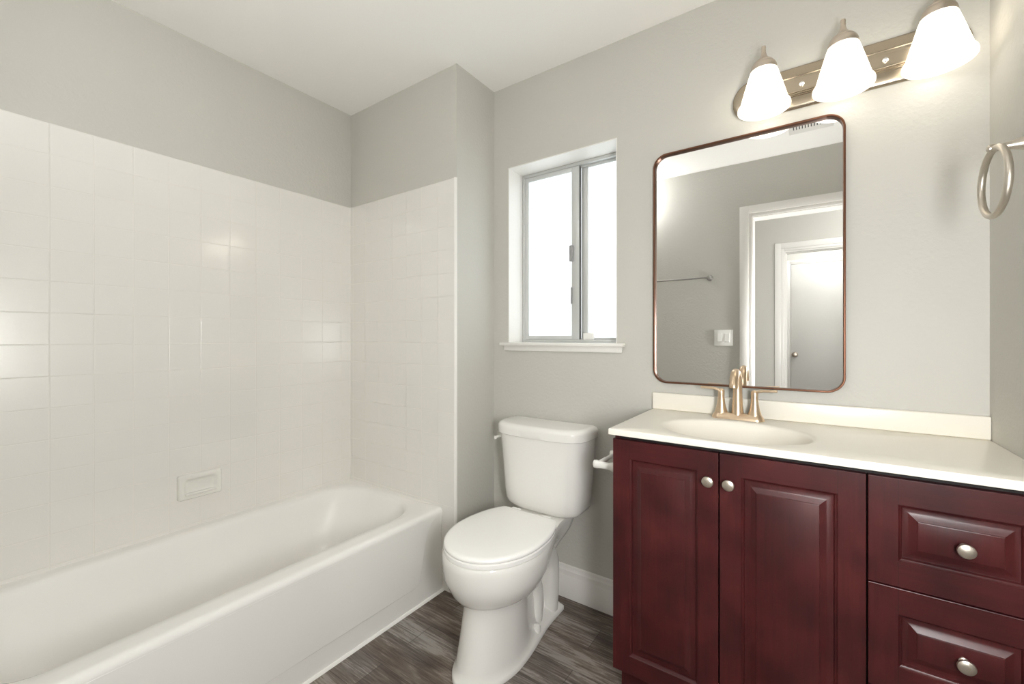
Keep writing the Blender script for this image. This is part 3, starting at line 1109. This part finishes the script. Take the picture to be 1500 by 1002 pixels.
# ------------------------------------------------------------------ toilet paper holder on the vanity's side
HXX, HZZ = -0.603, 0.742
tp = thing('toilet_paper_holder', 'empty white toilet paper holder on the side of the vanity', 'paper holder', (VX0, 1.45, HZZ))
for y in (1.378, 1.528):
    bm = BM()
    prof = [(VX0, .034, .026), (VX0 - .004, .034, .026), (VX0 - .012, .028, .020), (VX0 - .030, .018, .013), (VX0 - .055, .012, .009), (VX0 - .080, .012, .008), (VX0 - .098, .015, .008), (VX0 - .108, .013, .007), (VX0 - .111, .006, .003)]
    loft(bm, [[(min(x, VX0) if x < VX0 else VX0 + 0.002, y + c * math.cos(2 * PI * k / 20), HZZ + a * math.sin(2 * PI * k / 20)) for k in range(20)] for x, a, c in prof])
    obj('holder_arm', bm, M_TP, tp, smooth=50)
bm = BM()
lathe(bm, [(0.006, 1.380), (0.009, 1.386), (0.009, 1.452), (0.0075, 1.453), (0.0075, 1.520), (0.006, 1.526)], HXX, HZZ, 24, 'y')
obj('roller', bm, M_TP, tp)

# ------------------------------------------------------------------ things on the doorway wall (seen in the mirror)
tb = thing('towel_bar', 'long nickel towel bar on the wall beside doorway', 'towel bar', (-0.92, Y0, 1.626))
for x in (-0.612, -1.222):
    bm = BM()
    lathe(bm, [(0.022, Y0), (0.022, Y0 + .006), (0.012, Y0 + .012), (0.010, Y0 + .035), (0.0145, Y0 + .040), (0.0155, Y0 + .050), (0.0135, Y0 + .060), (0.006, Y0 + .064), (0.0005, Y0 + .065)], x, 1.626, 28, 'y')
    obj('bar_post', bm, M_BAR, tb)
bm = BM()
lathe(bm, [(0.0065, -1.222), (0.0065, -0.612)], Y0 + .050, 1.626, 20, 'x')
obj('bar', bm, M_BAR, tb)

sw = thing('light_switch', 'white double light switch plate beside the doorway', 'light switch', (-0.521, Y0, 1.18))
bm = BM()
box(bm, -0.5835, -0.4585, Y0, Y0 + .006, 1.121, 1.239, 0.0025, 3)
plt = obj('switch_plate', bm, M_SWITCH, sw)
for x in (-0.5455, -0.4965):
    bm = BM()
    box(bm, x - .0165, x + .0165, Y0 + .0055, Y0 + .009, 1.147, 1.213, 0.0015)
    loft(bm, [[(x - .014, Y0 + .008, 1.15), (x + .014, Y0 + .008, 1.15), (x + .014, Y0 + .008, 1.21), (x - .014, Y0 + .008, 1.21)], [(x - .0135, Y0 + .0135, 1.152), (x + .0135, Y0 + .0135, 1.152), (x + .0135, Y0 + .0095, 1.208), (x - .0135, Y0 + .0095, 1.208)]])
    obj('rocker', bm, M_SWITCH, sw, smooth=20)

# exhaust vent in the ceiling
cv = thing('ceiling_vent', 'white slotted exhaust vent in ceiling, seen in the mirror', 'vent', (-0.02, 0.40, ZC))
bm = BM()
box(bm, -0.105, 0.115, 0.31, 0.50, ZC - .004, ZC, 0.0015)
obj('vent_cover', bm, M_TRIM, cv)
bm = BM()
box(bm, -0.092, 0.102, 0.376, 0.452, ZC - .0046, ZC - .0035)
obj('vent_opening', bm, M_SLOT, cv, smooth=0)
for i in range(14):
    x = -0.088 + i * 0.0145
    bm = BM()
    box(bm, x - .0045, x + .0045, 0.374, 0.454, ZC - .009, ZC - .0042, 0.001)
    obj('louver', bm, M_TRIM, cv, smooth=0)

# added fill globes, out of view: above the tub, in hall and room beyond
def ceiling_fill(x, y, m, label):
    t = thing('ceiling_fill', label, 'ceiling light', (x, y, ZC), None)
    bm = BM()
    lathe(bm, [(0.075, ZC), (0.075, ZC - .012), (0.060, ZC - .020), (0.045, ZC - .024)], x, y, 48)
    obj('ceiling_fill_base', bm, M_NICKEL, t)
    bm = BM()
    zc = ZC - 0.2
    lathe(bm, [(0.030, ZC - .0205), (0.012, ZC - .03), (0.012, ZC - .115), (0.036, ZC - .125), (0.036, ZC - .138)] + [(0.07 * math.sin(a), zc + 0.07 * math.cos(a)) for a in [0.5 + (PI - 0.5) * k / 16 for k in range(16)]] + [(0.0005, zc - .07)], x, y, 48)
    obj('ceiling_fill_globe', bm, m, t, smooth=60)


ceiling_fill(-1.15, 0.115, M_TUB_FILL, 'added unseen white fill globe on the ceiling above the bathtub')
ceiling_fill(0.72, -0.85, M_HALL_FILL, 'added unseen white fill globe on the hall ceiling outside the doorway')
ceiling_fill(0.2, -2.1, M_HALL_FILL, 'added unseen white fill globe in the room across the hall')

# added fill tube on the right wall beside the camera, lighting like a flash
ws = thing('wall_fill_light', 'added unseen white fill tube on the right wall beside the doorway', 'wall light', (XR, 0.105, 1.15))
bm = BM()
lathe(bm, [(0.05, XR), (0.05, XR - .008), (0.042, XR - .014), (0.012, XR - .018), (0.010, XR - .028), (0.032, XR - .032), (0.034, XR - .042)], 0.105, 1.15, 40, 'x')
obj('wall_fill_base', bm, M_NICKEL, ws)
bm = BM()
xc = XR - 0.115
prof = [(0.0005, 0.92)] + [(0.085 * math.sin(a), 1.005 - 0.085 * math.cos(a)) for a in [PI / 2 * k / 9 for k in range(1, 10)]] + [(0.085 * math.cos(a), 1.295 + 0.085 * math.sin(a)) for a in [PI / 2 * k / 9 for k in range(0, 9)]] + [(0.0005, 1.38)]
lathe(bm, prof, xc, 0.105, 48)
obj('wall_fill_tube', bm, M_WALL_FILL, ws, smooth=60)
